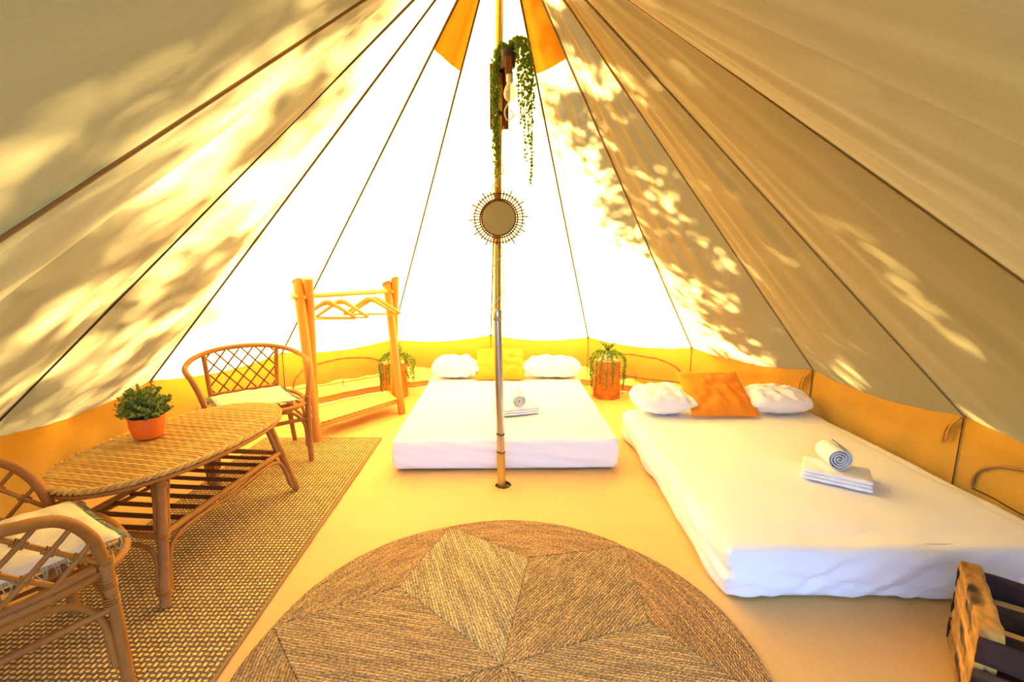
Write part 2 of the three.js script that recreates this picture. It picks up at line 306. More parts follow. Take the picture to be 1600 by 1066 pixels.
// ---------------------------------------------------------------- rugs
// flat-weave jute rug
{
  const P = 0.02, jute = (u, v) => {            // one tile holds 8 x 8 weave cells
    const X = u * 8, Y = v * 8, i = Math.floor(X), j = Math.floor(Y), fx = X - i - 0.5, fy = Y - j - 0.5, warp = (i + j) % 2;
    const rx = warp ? 0.34 : 0.52, ry = warp ? 0.52 : 0.34, d = Math.sqrt((fx / rx) ** 2 + (fy / ry) ** 2), wob = 0.12 * tileNoise(u, v, 14, 4);
    return [clamp(1.15 - d * d + wob, 0, 1), warp, i, j];
  };
  const hash = (i, j) => { const s = Math.sin(i * 127.1 + j * 311.7) * 43758.5; return s - Math.floor(s); };
  const rep = [1 / (8 * P), 1 / (8 * P)];
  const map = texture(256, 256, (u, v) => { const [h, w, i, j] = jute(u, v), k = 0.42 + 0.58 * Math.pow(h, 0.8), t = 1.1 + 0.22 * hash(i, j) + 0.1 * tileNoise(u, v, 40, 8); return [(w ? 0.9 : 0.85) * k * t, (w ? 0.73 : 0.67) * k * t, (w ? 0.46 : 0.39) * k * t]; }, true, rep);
  const bump = texture(256, 256, (u, v) => jute(u, v)[0], false, rep);
  const m = std({ map, bumpMap: bump, bumpScale: 0.008, roughness: 0.95 });
  const x0 = -1.76, x1 = -0.893, z0 = -0.71, z1 = 1.95, t = thing('jute_rug', 'rectangular flat-weave jute rug under the rattan table and chairs', 'rug', [(x0 + x1) / 2, 0, (z0 + z1) / 2]);
  const w = x1 - x0, l = z1 - z0;
  part('woven_field', surf(40, 80, (u, v) => V((u - 0.5) * (w - 0.02), 0.0085 + 0.0012 * n2(u * 3, v * 5), (v - 0.5) * (l - 0.02)), (u, v) => [u * w, v * l]), m, t);
  const e = (y) => [V(-w / 2 + 0.006, y, -l / 2 + 0.006), V(w / 2 - 0.006, y, -l / 2 + 0.006), V(w / 2 - 0.006, y, l / 2 - 0.006), V(-w / 2 + 0.006, y, l / 2 - 0.006)], c = e(0.005);
  for (let k = 0; k < 4; k++) part('bound_edge', rod([c[k], c[k].clone().lerp(c[(k + 1) % 4], 0.5), c[(k + 1) % 4]], 0.006, 24, 6), std({ color: lin(0.34, 0.19, 0.055), roughness: 0.9 }), t);
}
// round seagrass rug of six kite-shaped panels and the rim panels between them
{
  const RT = 0.83, RC = 0.552, OFF = -18 * D2R, S60 = Math.PI / 3;
  const rows = (x, y) => {                   // x right, y towards the back: distance across the braid rows, along them, and which panel
    const r = Math.hypot(x, y); let az = Math.atan2(x, y) - OFF; const k = Math.floor((az + S60 / 2) / S60); az -= k * S60; const u = Math.abs(az), sgn = az < 0 ? -1 : 1;
    const px = r * Math.cos(u), py = r * Math.sin(u), cx = RC * Math.cos(Math.PI / 6), cy = RC * Math.sin(Math.PI / 6);
    const outside = (cx - RT) * (py - 0) - (cy - 0) * (px - RT) < 0 ? 1 : 0;
    if (outside) { const q = Math.PI / 6 - u, d = lerp(r, r * Math.cos(q), 0.5); return [d, r * Math.sin(q), 10 + k, px, py]; }
    return [py, px * sgn, k, px, py];
  };
  const N = 2048, SIZE = 1.72, ROW = 0.0105;
  const height = (x, y) => {
    const wob = 0.0016 * n2(x * 9, y * 9) + 0.0007 * n2(x * 30, y * 30), [d, s, k] = rows(x, y), q = (d + wob) / ROW, f = q - Math.floor(q) - 0.5;
    const tw = Math.sin((s / 0.012 + f * 1.1 + Math.floor(q) * 0.37 + 3 * n2(Math.floor(q) * 3.3, s * 6)) * Math.PI * 2);
    return [clamp(1 - 3.4 * f * f, 0, 1) * (0.72 + 0.28 * tw), Math.floor(q), k, tw];
  };
  const H = new Float32Array(N * N), C = new Uint8Array(N * N * 4), B = new Uint8Array(N * N * 4);
  for (let j = 0; j < N; j++) for (let i = 0; i < N; i++) {
    const x = ((i + 0.5) / N - 0.5) * SIZE, y = ((j + 0.5) / N - 0.5) * SIZE, [h, row, k, tw] = height(x, y), o = (j * N + i) * 4;
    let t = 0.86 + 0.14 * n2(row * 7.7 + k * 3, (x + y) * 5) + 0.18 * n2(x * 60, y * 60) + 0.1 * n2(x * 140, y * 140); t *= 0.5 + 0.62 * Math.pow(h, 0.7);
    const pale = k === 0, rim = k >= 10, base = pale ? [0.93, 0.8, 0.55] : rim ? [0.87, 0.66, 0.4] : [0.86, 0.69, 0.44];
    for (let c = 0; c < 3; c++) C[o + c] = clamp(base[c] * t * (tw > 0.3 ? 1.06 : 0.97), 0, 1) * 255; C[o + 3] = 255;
    B[o] = B[o + 1] = B[o + 2] = clamp(h, 0, 1) * 255; B[o + 3] = 255;
  }
  const mk = (d, srgb) => { const t = new THREE.DataTexture(d, N, N); t.magFilter = THREE.LinearFilter; t.minFilter = THREE.LinearMipmapLinearFilter; t.generateMipmaps = true; if (srgb) t.colorSpace = THREE.SRGBColorSpace; t.needsUpdate = true; return t; };
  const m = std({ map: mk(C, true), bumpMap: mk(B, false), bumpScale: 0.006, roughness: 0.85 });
  const t = thing('seagrass_rug', 'round braided seagrass rug with a six-pointed star pattern', 'rug', [-0.004, 0, 1.262]);
  const slab = (pts, name, label) => {
    const s = new THREE.Shape(pts.map(([x, y]) => new THREE.Vector2(x, y))), g = new THREE.ExtrudeGeometry(s, { depth: 0.007, bevelEnabled: true, bevelThickness: 0.004, bevelSize: 0.004, bevelOffset: -0.0045, bevelSegments: 2, curveSegments: 4 });
    const p = g.attributes.position, uv = g.attributes.uv; for (let i = 0; i < p.count; i++) uv.setXY(i, p.getX(i) / SIZE + 0.5, p.getY(i) / SIZE + 0.5);
    g.rotateX(-Math.PI / 2); g.translate(0, 0.0045, 0); part(name, g, m, t, label);
  };
  const P = (r, az) => [r * Math.sin(az), r * Math.cos(az)];
  for (let k = 0; k < 6; k++) {
    const tip = OFF + k * S60, c0 = tip - S60 / 2, c1 = tip + S60 / 2;
    slab([[0, 0], P(RC, c0), P(RT, tip), P(RC, c1)], 'kite_panel', k === 0 ? 'paler straw-coloured kite panel' : undefined);
    const rim = [P(RC, c1), P(RT, tip)]; for (let q = 1; q < 16; q++) { const f = q / 16; rim.push(P(RT + 0.014 * Math.sin(f * Math.PI), tip + S60 * f)); } rim.push(P(RT, tip + S60));
    slab(rim, 'rim_panel');
  }
}

// ---------------------------------------------------------------- beds
// soft box: a rounded box whose faces are pushed about by fn(p, n) along the normal
function softBox(w, h, d, r, nx, ny, nz, fn) {
  const g = new THREE.BoxGeometry(w, h, d, nx, ny, nz), p = g.attributes.position, q = V(0, 0, 0), c = V(0, 0, 0);
  for (let i = 0; i < p.count; i++) {
    q.fromBufferAttribute(p, i); c.set(clamp(q.x, -w / 2 + r, w / 2 - r), clamp(q.y, -h / 2 + r, h / 2 - r), clamp(q.z, -d / 2 + r, d / 2 - r));
    const n = q.clone().sub(c); if (n.lengthSq() > 0) { n.normalize(); q.copy(c).addScaledVector(n, r); }
    fn(q, n); p.setXYZ(i, q.x, q.y, q.z);
  }
  const uv = g.attributes.uv; for (let i = 0; i < p.count; i++) uv.setXY(i, p.getX(i) + p.getY(i), p.getZ(i) + p.getY(i));
  const flat = g.toNonIndexed(); const key = new Map(); // weld by position for smooth shading across the box edges
  g.computeVertexNormals(); const acc = new Map(), kk = (i) => `${p.getX(i).toFixed(5)},${p.getY(i).toFixed(5)},${p.getZ(i).toFixed(5)}`, nn = g.attributes.normal;
  for (let i = 0; i < p.count; i++) { const k = kk(i), v = acc.get(k) ?? V(0, 0, 0); v.x += nn.getX(i); v.y += nn.getY(i); v.z += nn.getZ(i); acc.set(k, v); }
  for (let i = 0; i < p.count; i++) { const v = acc.get(kk(i)).clone().normalize(); nn.setXYZ(i, v.x, v.y, v.z); }
  return g;
}
function bed(label, x, z, turn, W, L, H, seed, drape) {
  const t = thing('mattress_bed', label, 'bed', [x, 0, z], turn);
  const g = softBox(W, H, L, 0.035, 70, 16, 90, (q, n) => {
    const yy = (q.y + H / 2) / H, side = 1 - Math.abs(n.y), foot = n.z > 0.5, left = n.x < -0.5;
    const along = Math.abs(n.z) > Math.abs(n.x) ? q.x : q.z;
    let push = side * (0.012 * Math.sin(yy * Math.PI) + 0.007 * n2(along * 2.2 + yy * 2.2 + seed, yy * 2) + 0.0035 * n2(along * 7 + yy * 5 + seed, yy * 2.5) * (1.2 - yy));
    if (drape && foot) push += smooth(1, 0.72, yy) * (0.011 * n2((q.x - yy * 0.35) * 4.5 + 3, yy * 0.8) + 0.005 * n2((q.x - yy * 0.3) * 13, yy * 1.1 + 8));
    if (drape && left) push += 0.012 * n2(q.z * 2.6 + yy * 0.8, yy) + (1 - yy) * 0.018 * n2(q.z * 1.6 + 5, 1);
    q.addScaledVector(n, push);
    if (n.y > 0.5) q.y += 0.004 * n2(q.x * 2 + seed, q.z * 2) + 0.0015 * n2(q.x * 6, q.z * 9 + seed);
    if (n.y < 0.3 && yy < 0.16) q.y += (0.16 - yy) * 3 * clamp(0.003 + 0.006 * n2(along * 1.1 + seed, 3), 0, 0.012);
  });
  g.translate(0, H / 2 + 0.004, -L / 2);
  part('sheeted_mattress', g, mWhite, t);
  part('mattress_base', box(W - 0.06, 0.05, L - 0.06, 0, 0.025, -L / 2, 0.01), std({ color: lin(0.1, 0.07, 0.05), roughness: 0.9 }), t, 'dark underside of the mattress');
  // top sheet folded back below the pillows
  const fz = L - 0.3, W2 = W - 0.07;
  part('top_sheet', surf(60, 60, (u, v) => {
    const xx = (u - 0.5) * W2, zz = -0.05 - (fz - 0.05) * v, edge = Math.min(Math.min(u, 1 - u) * 2, v), hem = smooth(1, 0.992, v);
    return V(xx, H + 0.002 + (0.011 * smooth(0, 0.12, edge) - 0.003 + 0.0035 * n2(xx * 1.8 + seed, zz * 1.8) + 0.0018 * n2(xx * 5, zz * 8 + seed)) * hem + 0.003 * smooth(0.9, 0.97, v) * hem , zz);
  }, (u, v) => [u * W2, v * L]), mWhite, t, 'white top sheet folded back below the pillows');
  return t;
}
const BW = 1.365, BL = 1.735, BH = 0.209;
bed('white double mattress bed on the floor behind the tent pole', 0.0153, -0.1577, 0, 1.402, BL, BH, 1, false);
bed('white double mattress bed along the right wall with bluish draped foot', 1.543, 0.99, -0.0184, BW, BL - 0.025, BH, 5, true);

// pillow or cushion: w wide, l deep, h thick
function pillowGeo(w, l, h, seed, pinch = 0.08, corner = 2.6, press = null, nu = 36) {
  const f = (top) => surf(nu, nu, (u, v) => {
    const a = u * 2 - 1, b = v * 2 - 1, k = Math.pow(Math.max(0, 1 - Math.pow(Math.abs(a), corner)), 0.55) * Math.pow(Math.max(0, 1 - Math.pow(Math.abs(b), corner)), 0.55) * (press ? lerp(1, 0.42, smooth(press[0] - 0.04, press[0] + 0.04, a * w / 2 * press[1])) : 1);
    const sx = 1 - (pinch < 0 ? 0.14 * a * a * b * b : 0), ex = 1 - pinch * (1 - Math.abs(b) ** 2) * Math.abs(a) ** 3, ez = 1 - pinch * (1 - Math.abs(a) ** 2) * Math.abs(b) ** 3;
    const wr = k * (0.05 * n2(a * 1.6 + seed, b * 1.6) + 0.025 * n2(a * 4 + seed, b * 4 + 3));
    return V(a * w / 2 * ex * sx, (top ? 1 : -1) * h / 2 * k * (1 + wr * 4) + 0.004 * n2(a * 2 + seed, b * 2), b * l / 2 * ez * sx);
  }, (u, v) => [u * w, v * l]);
  const lo = f(false), ix = lo.index; for (let i = 0; i < ix.count; i += 3) { const b = ix.getX(i + 1); ix.setX(i + 1, ix.getX(i + 2)); ix.setX(i + 2, b); } 
  const up = f(true); lo.computeVertexNormals(); 
  const i2 = up.index; const tmp = up.attributes.normal; if (tmp.getY(Math.floor(tmp.count / 2)) < 0) { for (let i = 0; i < i2.count; i += 3) { const b = i2.getX(i + 1); i2.setX(i + 1, i2.getX(i + 2)); i2.setX(i + 2, b); } up.computeVertexNormals(); for (let i = 0; i < ix.count; i += 3) { const b = ix.getX(i + 1); ix.setX(i + 1, ix.getX(i + 2)); ix.setX(i + 2, b); } lo.computeVertexNormals(); }
  return mergeGeometries([plain(up), plain(lo)]);
}
function cushion(name, label, cat, geo, mat, pos, turn, tiltX, tiltZ = 0, group) {
  const t = thing(name, label, cat, pos, turn, group), g = geo.clone(); at(g, 0, 0, 0, 0, tiltX, tiltZ); g.computeBoundingBox(); g.translate(0, -g.boundingBox.min.y, 0);
  const m = part('cover', g, mat, t); return t;
}
const TOPB = BH + 0.008;
cushion('pillow', 'left white pillow on the bed behind the tent pole', 'pillow', pillowGeo(0.46, 0.34, 0.165, 1, -0.02, 3.2, [0.15, 1]), mWhite, [-0.44, TOPB, -1.71], 0, 0.12);
cushion('pillow', 'right white pillow on the bed behind the tent pole', 'pillow', pillowGeo(0.55, 0.34, 0.16, 2, -0.02, 3.2, [0.22, -1]), mWhite, [0.46, TOPB, -1.71], 0, 0.12);
cushion('pillow', 'white pillow at the left of the bed along the right wall', 'pillow', pillowGeo(0.46, 0.32, 0.165, 3, -0.02, 3.2, [0.13, 1]), mWhite, [1.155, TOPB, -0.655], 0.02, 0.15);
cushion('pillow', 'white pillow at the wall side of the bed along the right wall', 'pillow', pillowGeo(0.49, 0.31, 0.155, 4, -0.02, 3.2, [0.17, -1]), mWhite, [1.965, TOPB, -0.66], -0.05, 0.15);
cushion('throw_cushion', 'square orange cushion leaning on pillows of the bed behind the pole', 'cushion', pillowGeo(0.46, 0.44, 0.09, 5, 0.04, 4), mOrange, [-0.03, TOPB + 0.004, -1.71], 0, 0.5);
cushion('throw_cushion', 'square orange cushion leaning on pillows of the bed along the wall', 'cushion', pillowGeo(0.47, 0.46, 0.09, 6, 0.04, 4), mOrange, [1.548, TOPB + 0.004, -0.685], -0.02, 0.5);

// towels
function foldedTowel(label, pos, turn, w, l, h) {
  const t = thing('folded_towel', label, 'towel', pos, turn);
  for (let k = 0; k < 3; k++) part('fold', at(softBox(w - k * 0.004, h / 3 - 0.001, l - k * 0.006, h / 6.5, 24, 4, 24, (q, n) => { q.addScaledVector(n, 0.0025 * n3(q.x * 12 + k, q.y * 9, q.z * 12)); }), 0, h / 6 + k * h / 3 * 0.96, 0), mTowel, t);
  return t;
}
function rolledTowel(label, pos, turn, r, l) {
  const t = thing('rolled_towel', label, 'towel', pos, turn), turns = 4, N = 160, s = [], R = (k) => lerp(0.006, r, k);
  // spiral strip swept along the roll: the turns show at both ends
  const th = 0.0026, pts = []; for (let i = 0; i <= N; i++) { const k = i / N, a = k * turns * Math.PI * 2 + 1.2, q = R(k) * (1 + 0.03 * Math.sin(a * 3)); pts.push([q * Math.cos(a), q * Math.sin(a), Math.cos(a), Math.sin(a)]); }
  const wall = (off) => surf(N, 12, (u, v) => { const [x, y, cx, cy] = pts[Math.round(u * N)]; return V(x + cx * off, y + cy * off + r, (v - 0.5) * (l + 0.004 * Math.sin(u * 40))); }, (u, v) => [u, v * l]);
  const cap = (v) => surf(N, 1, (u, w) => { const [x, y, cx, cy] = pts[Math.round(u * N)], o = lerp(-th, th, w); return V(x + cx * o, y + cy * o + r, (v - 0.5) * (l + 0.004 * Math.sin(u * 40))); });
  part('rolled_cloth', [wall(th), wall(-th), cap(0), cap(1)], phys({ color: mTowel.color, roughness: 1, side: THREE.DoubleSide, bumpMap: weave, bumpScale: 0.002 }), t);
  return t;
}
foldedTowel('folded white towel on the bed behind the tent pole', [0.085, TOPB + 0.008, -0.66], 0.28, 0.31, 0.22, 0.055);
rolledTowel('rolled white towel on the folded towel of the bed behind the pole', [0.1, TOPB + 0.063, -0.65], 0.1, 0.047, 0.2);
foldedTowel('folded white towel on the bed along the right wall', [1.655, TOPB + 0.008, 0.42], -0.62, 0.29, 0.2, 0.055);
rolledTowel('rolled white towel on the folded towel of the bed along the wall', [1.655, TOPB + 0.064, 0.385], -0.2, 0.057, 0.14);
// ---------------------------------------------------------------- pole, cord, mirror, lamp and hanging plant
const poleX = (y) => lerp(-0.010, -0.034, clamp(y / 1.1, 0, 1)) + (y > 1.1 ? (y - 1.1) * 0.012 : 0);
const P = (y, z = 0) => V(poleX(y), y, z);
{
  const t = thing('tent_pole', 'galvanised steel centre pole standing in the hole of the groundsheet', 'tent pole', [0, 0, 0]);
  const steel = std({ color: lin(0.62, 0.57, 0.48), metalness: 1, roughness: 0.28, bumpMap: grain(70, [0.4, 0.4, 0.4], [0.6, 0.6, 0.6], 12, 3), bumpScale: 0.0004 });
  const tintedSteel = std({ color: lin(0.6, 0.42, 0.1), metalness: 0.75, roughness: 0.35, bumpMap: steel.bumpMap, bumpScale: 0.0004 });  // yellow reflections of the surroundings put into the metal colour
  part('lower_tube', rod([P(0.18), P(0.5), P(0.99)], 0.0235, 20, 18), steel, t);
  part('tinted_foot', rod([P(-0.03), P(0.2)], 0.0242, 6, 18), tintedSteel, t, 'foot of the pole with the yellow floor reflection in its colour');
  part('upper_tube', rod([P(0.98), P(1.6), P(2.3), V(-0.012, 2.955, 0)], 0.0195, 30, 18), tintedSteel, t, 'upper tube with a yellow reflection in its colour');
  part('collar', lathe([[0.0195, -0.03], [0.026, -0.028], [0.0265, 0], [0.026, 0.028], [0.0195, 0.032]], 20).translate(poleX(0.99), 0.995, 0), steel, t);
  part('peak_plate', lathe([[0, 0], [0.05, 0], [0.055, 0.006], [0.03, 0.02], [0, 0.022]], 20).translate(-0.012, 2.935, 0), steel, t);
  for (const y of [0.19, 0.3]) part('wire_tie', binding(P(y), P(y + 0.012), 0.0248, 2, 0.0022), mSeam, t);
}
{
  const t = thing('light_cord', 'thin pale electric cord wound round the pole below the hanging plant', 'cord'), pts = [];
  for (let i = 0; i <= 90; i++) { const y = lerp(1.98, 1.02, i / 90), a = i / 90 * 9 * Math.PI, r = 0.026 + 0.006 * Math.abs(n2(i * 0.2, 1)); pts.push(P(y).add(V(Math.cos(a) * r, 0, Math.sin(a) * r))); }
  part('wire', rod(pts, 0.0028, 260, 5), std({ color: lin(0.62, 0.5, 0.34), roughness: 0.6 }), t);
  const loop = [P(1.30).add(V(0.026, 0, 0.012)), P(1.22).add(V(0.034, 0, 0.014)), P(1.1).add(V(0.037, 0, 0.012)), P(1.03).add(V(0.026, 0, 0.012))];
  part('loose_loop', rod(loop, 0.0026, 24, 5), std({ color: lin(0.62, 0.5, 0.34), roughness: 0.6 }), t);
}
{
  const y0 = 1.512, t = thing('sunburst_mirror', 'round sunburst mirror with rattan rays tied to the pole', 'mirror', [poleX(y0) + 0.006, y0, 0.046]); t.rotation.set(-0.09, -0.1, 0, 'YXZ');
  const glass = new THREE.CylinderGeometry(0.088, 0.088, 0.006, 48); glass.rotateX(Math.PI / 2);
  const frame = section('rattan_frame', t);
  part('mirror_glass', glass, std({ color: lin(0.94, 0.8, 0.58), metalness: 1, roughness: 0.08 }), t, 'round mirror glass');  // tan reflection of the canvas put into the glass colour
  const ring = (r, w, z) => { const q = []; for (let k = 0; k < 24; k++) q.push(V(Math.cos(k / 24 * 2 * Math.PI) * r, Math.sin(k / 24 * 2 * Math.PI) * r, z)); return rod(q, w, 72, 8, true, 'centripetal'); };
  part('inner_ring', ring(0.09, 0.0042, 0.003), mRattanDark, frame); part('outer_ring', ring(0.127, 0.0032, 0.004), mRattanDark, frame); part('back_ring', ring(0.1, 0.004, -0.006), mRattanDark, frame);
  for (let k = 0; k < 48; k++) {
    const a = k / 48 * Math.PI * 2 + 0.06, r1 = k % 4 === 0 ? 0.157 : k % 2 ? 0.137 : 0.141, d = V(Math.cos(a), Math.sin(a), 0);
    part('ray', rod([d.clone().multiplyScalar(0.088), d.clone().multiplyScalar(r1)], (s) => 0.0032 + 0.0006 * s, 2, 5), mRattanDark, frame);
  }
  part('hanging_string', [rod([V(-0.012, 0.1, 0.006), V(-0.02, 0.15, -0.004), V(-0.026, 0.19, -0.03)], 0.0022, 8, 5), rod([V(0.012, 0.1, 0.006), V(0.012, 0.14, -0.01), V(0.02, 0.175, -0.034)], 0.0022, 8, 5), binding(V(-0.004, 0.108, 0.006), V(-0.004, 0.135, 0.004), 0.012, 3, 0.002)], mBind, t);
}
// trailing strand: a stem with pairs of round leaves
const roundLeaf = (() => { const g = new THREE.BufferGeometry(), p = [0, 0, 0], uv = [0.5, 0.5], ix = []; for (let k = 0; k <= 8; k++) { const a = k / 8 * Math.PI * 2; p.push(Math.sin(a) * 0.42, 0.5 - 0.5 * Math.cos(a), 0.1 * Math.abs(Math.sin(a))); uv.push(0.5 + 0.5 * Math.sin(a), 0.5 + 0.5 * Math.cos(a)); } p[1] = 0.5; for (let k = 1; k <= 8; k++) ix.push(0, k, k + 1); g.setAttribute('position', new THREE.Float32BufferAttribute(p, 3)); g.setAttribute('uv', new THREE.Float32BufferAttribute(uv, 2)); g.setIndex(ix); g.computeVertexNormals(); return g; })();
function strand(pts, leaf, gap, R, spread = 1) {
  const c = new THREE.CatmullRomCurve3(pts), L = c.getLength(), gs = [rod(pts, 0.0012, Math.max(6, Math.round(L * 60)), 4)];
  for (let s = 0.01; s < L; s += gap) for (let k = 0; k < 2; k++) {
    const q = c.getPointAt(clamp(s / L, 0, 1)), g = roundLeaf.clone(), sz = leaf * (0.7 + 0.5 * R()) * (1 - 0.35 * s / L);
    g.scale(sz, sz, sz); at(g, q.x, q.y, q.z, R() * 6.3, (R() - 0.3) * 1.6 * spread, (R() - 0.5) * 1.2); gs.push(g);
  }
  return gs;
}
{
  const y = 2.13, t = thing('pole_lamp', 'wooden lamp bracket with a bare bulb strapped to the pole', 'lamp', [poleX(y), y, 0]);
  const wood = std({ map: grain(81, [0.36, 0.16, 0.07], [0.6, 0.3, 0.13], 5, 8), roughness: 0.65 });
  part('backboard', box(0.098, 0.315, 0.018, 0.003, 0, -0.032, 0.003), wood, t);
  part('arm', box(0.034, 0.075, 0.16, 0.05, 0.095, 0.05, 0.005), wood, t); part('arm_brace', at(box(0.02, 0.02, 0.15, 0, 0, 0, 0.004), 0.05, 0.03, 0.03, 0, -0.7), wood, t);
  const lamp = std({ color: lin(0.8, 0.75, 0.62), roughness: 0.5 });
  const socket = part('socket', lathe([[0, 0.04], [0.016, 0.04], [0.018, 0], [0.014, -0.012], [0, -0.012]], 20).translate(0.055, 0.03, 0.105), lamp, t);
  part('bulb', lathe([[0.0001, -0.085], [0.014, -0.083], [0.026, -0.07], [0.031, -0.052], [0.028, -0.032], [0.017, -0.008], [0.013, 0.005]], 24).translate(0.055, 0.02, 0.105), phys({ color: lin(0.95, 0.9, 0.78), roughness: 0.15, transmission: 0.6, thickness: 0, side: THREE.DoubleSide }), socket, 'clear glass light bulb');
  part('cord_loop', rod([V(0.055, -0.06, 0.1), V(0.03, -0.1, 0.06), V(0.045, -0.13, 0.03), V(0.075, -0.11, 0.03), V(0.06, -0.07, 0)], 0.0035, 24, 6), std({ color: lin(0.8, 0.8, 0.78), roughness: 0.5 }), t);
  for (const dy of [-0.1, 0.1]) part('strap', binding(V(0, dy, 0), V(0, dy + 0.02, 0), 0.0225, 3, 0.003), mSeam, t);
}
{
  const R = rng(301), t = thing('hanging_plant', 'trailing green plant in a small dark pot high on the pole', 'plant', [0.03, 2.27, 0.07]);
  part('pot', lathe([[0, -0.04], [0.03, -0.04], [0.042, 0.03], [0.045, 0.035], [0.039, 0.035], [0.03, -0.02], [0, -0.02]], 24), std({ color: lin(0.03, 0.025, 0.02), roughness: 0.5 }), t);
  part('soil', new THREE.CircleGeometry(0.038, 20).rotateX(-Math.PI / 2).translate(0, 0.026, 0), mBark, t);
  const ends = [[0.075, -0.5, 0.06], [0.1, -0.42, 0.03], [0.06, -0.33, 0.08], [0.095, -0.3, 0.0], [0.05, -0.22, 0.05], [0.115, -0.25, 0.05], [0.11, -0.6, 0.02], [0.08, -0.18, 0.07], [0.04, -0.12, 0.09]];
  for (const [x, yy, z] of ends) part('leaf_strand', strand([V(0.0, 0.03, 0), V(x * 0.6, 0.055 + 0.02 * R(), z * 0.6), V(x * 0.9, 0.0, z), V(x + 0.01 * (R() - 0.5), yy * 0.5, z), V(x + 0.03 * (R() - 0.5), yy, z)], 0.026, 0.017, R), mLeaf, t);
  for (const [x, yy, z] of [[-0.062, -0.56, -0.025], [-0.052, -0.5, -0.03], [-0.075, -0.42, -0.03], [-0.06, -0.28, -0.02], [-0.068, -0.36, -0.03]]) part('leaf_strand', strand([V(0, 0.03, 0), V(x * 0.5, 0.05, 0.0), V(x, -0.02, z), V(x - 0.005, yy * 0.5, z - 0.01), V(x + 0.012 * (R() - 0.5), yy, z - 0.015)], 0.027, 0.015, R), mLeaf, t);
}

// ---------------------------------------------------------------- tree-stump stools with plants
function stump(label, x, z, r, h, seed) {
  const t = thing('stump_stool', label, 'stool', [x, 0, z], seed), R = rng(seed);
  const rr = (a, v) => r * (1 + 0.05 * n2(Math.cos(a) * 1.5 + seed, Math.sin(a) * 1.5) + 0.028 * n2(Math.cos(a) * 9 + seed, Math.sin(a) * 9 + v * 0.7) + 0.05 * (1 - v) * (1 - v));
  part('bark', surf(96, 18, (u, v) => { const a = u * Math.PI * 2, q = rr(a, v); return V(q * Math.cos(a), h * v, -q * Math.sin(a)); }, (u, v) => [u, v]), std({ map: grain(90 + seed, [0.55, 0.27, 0.06], [0.95, 0.6, 0.18], 7, 6), roughness: 0.8, side: THREE.DoubleSide }), t);
  part('cut_top', surf(48, 8, (u, v) => { const a = u * Math.PI * 2, q = rr(a, 1) * v; return V(q * Math.cos(a), h + 0.002 * Math.sin(v * 30), -q * Math.sin(a)); }), std({ color: lin(0.7, 0.42, 0.14), roughness: 0.8, side: THREE.DoubleSide }), t, 'pale sawn top of the stump');
  return t;
}
function ivyPot(label, x, y, z, r, seed, mat) {
  const R = rng(seed), t = thing('trailing_houseplant', label, 'plant', [x, y, z]);
  part('pot', lathe([[0, 0], [0.042, 0], [0.052, 0.07], [0.053, 0.075], [0.047, 0.075], [0.04, 0.01], [0, 0.01]], 24), mat, t);
  part('soil', new THREE.CircleGeometry(0.046, 20).rotateX(-Math.PI / 2).translate(0, 0.066, 0), mBark, t);
  for (let k = 0; k < 16; k++) { const a = k / 16 * 6.283 + R(), L = 0.06 + 0.07 * R(); part('leaf_sprig', strand([V(0, 0.06, 0), V(Math.cos(a) * 0.03, 0.06 + L * 0.6, Math.sin(a) * 0.03), V(Math.cos(a) * (0.04 + 0.05 * R()), 0.05 + L, Math.sin(a) * (0.04 + 0.05 * R()))], 0.024, 0.02, R), mLeaf, t); }
  for (let k = 0; k < 16; k++) { const a = -0.4 + k / 16 * 4.2 + 0.3 * R(), q = r + 0.012 + 0.02 * R(), L = -y * (0.35 + 0.55 * R()), c = Math.cos(a), s = Math.sin(a); part('leaf_strand', strand([V(c * 0.04, 0.07, s * 0.04), V(c * 0.08, 0.07, s * 0.08), V(c * q, 0.01, s * q), V(c * (q + 0.004), L * 0.5, s * (q + 0.004)), V(c * (q + 0.01 * R()), L, s * q)], 0.03, 0.02, R), mLeaf, t); }
}
stump('orange-brown tree stump stool between the two beds', 1.005, -1.785, 0.122, 0.36, 3);
ivyPot('trailing plant in a pale pot on the stump between the beds', 1.005, 0.362, -1.785, 0.135, 401, std({ color: lin(0.75, 0.8, 0.8), roughness: 0.3 }));
stump('orange-brown tree stump stool behind the clothes rack', -1.06, -1.83, 0.118, 0.33, 8);
ivyPot('trailing plant on the stump behind the clothes rack', -1.03, 0.332, -1.82, 0.13, 402, std({ color: lin(0.5, 0.4, 0.25), roughness: 0.5 }));

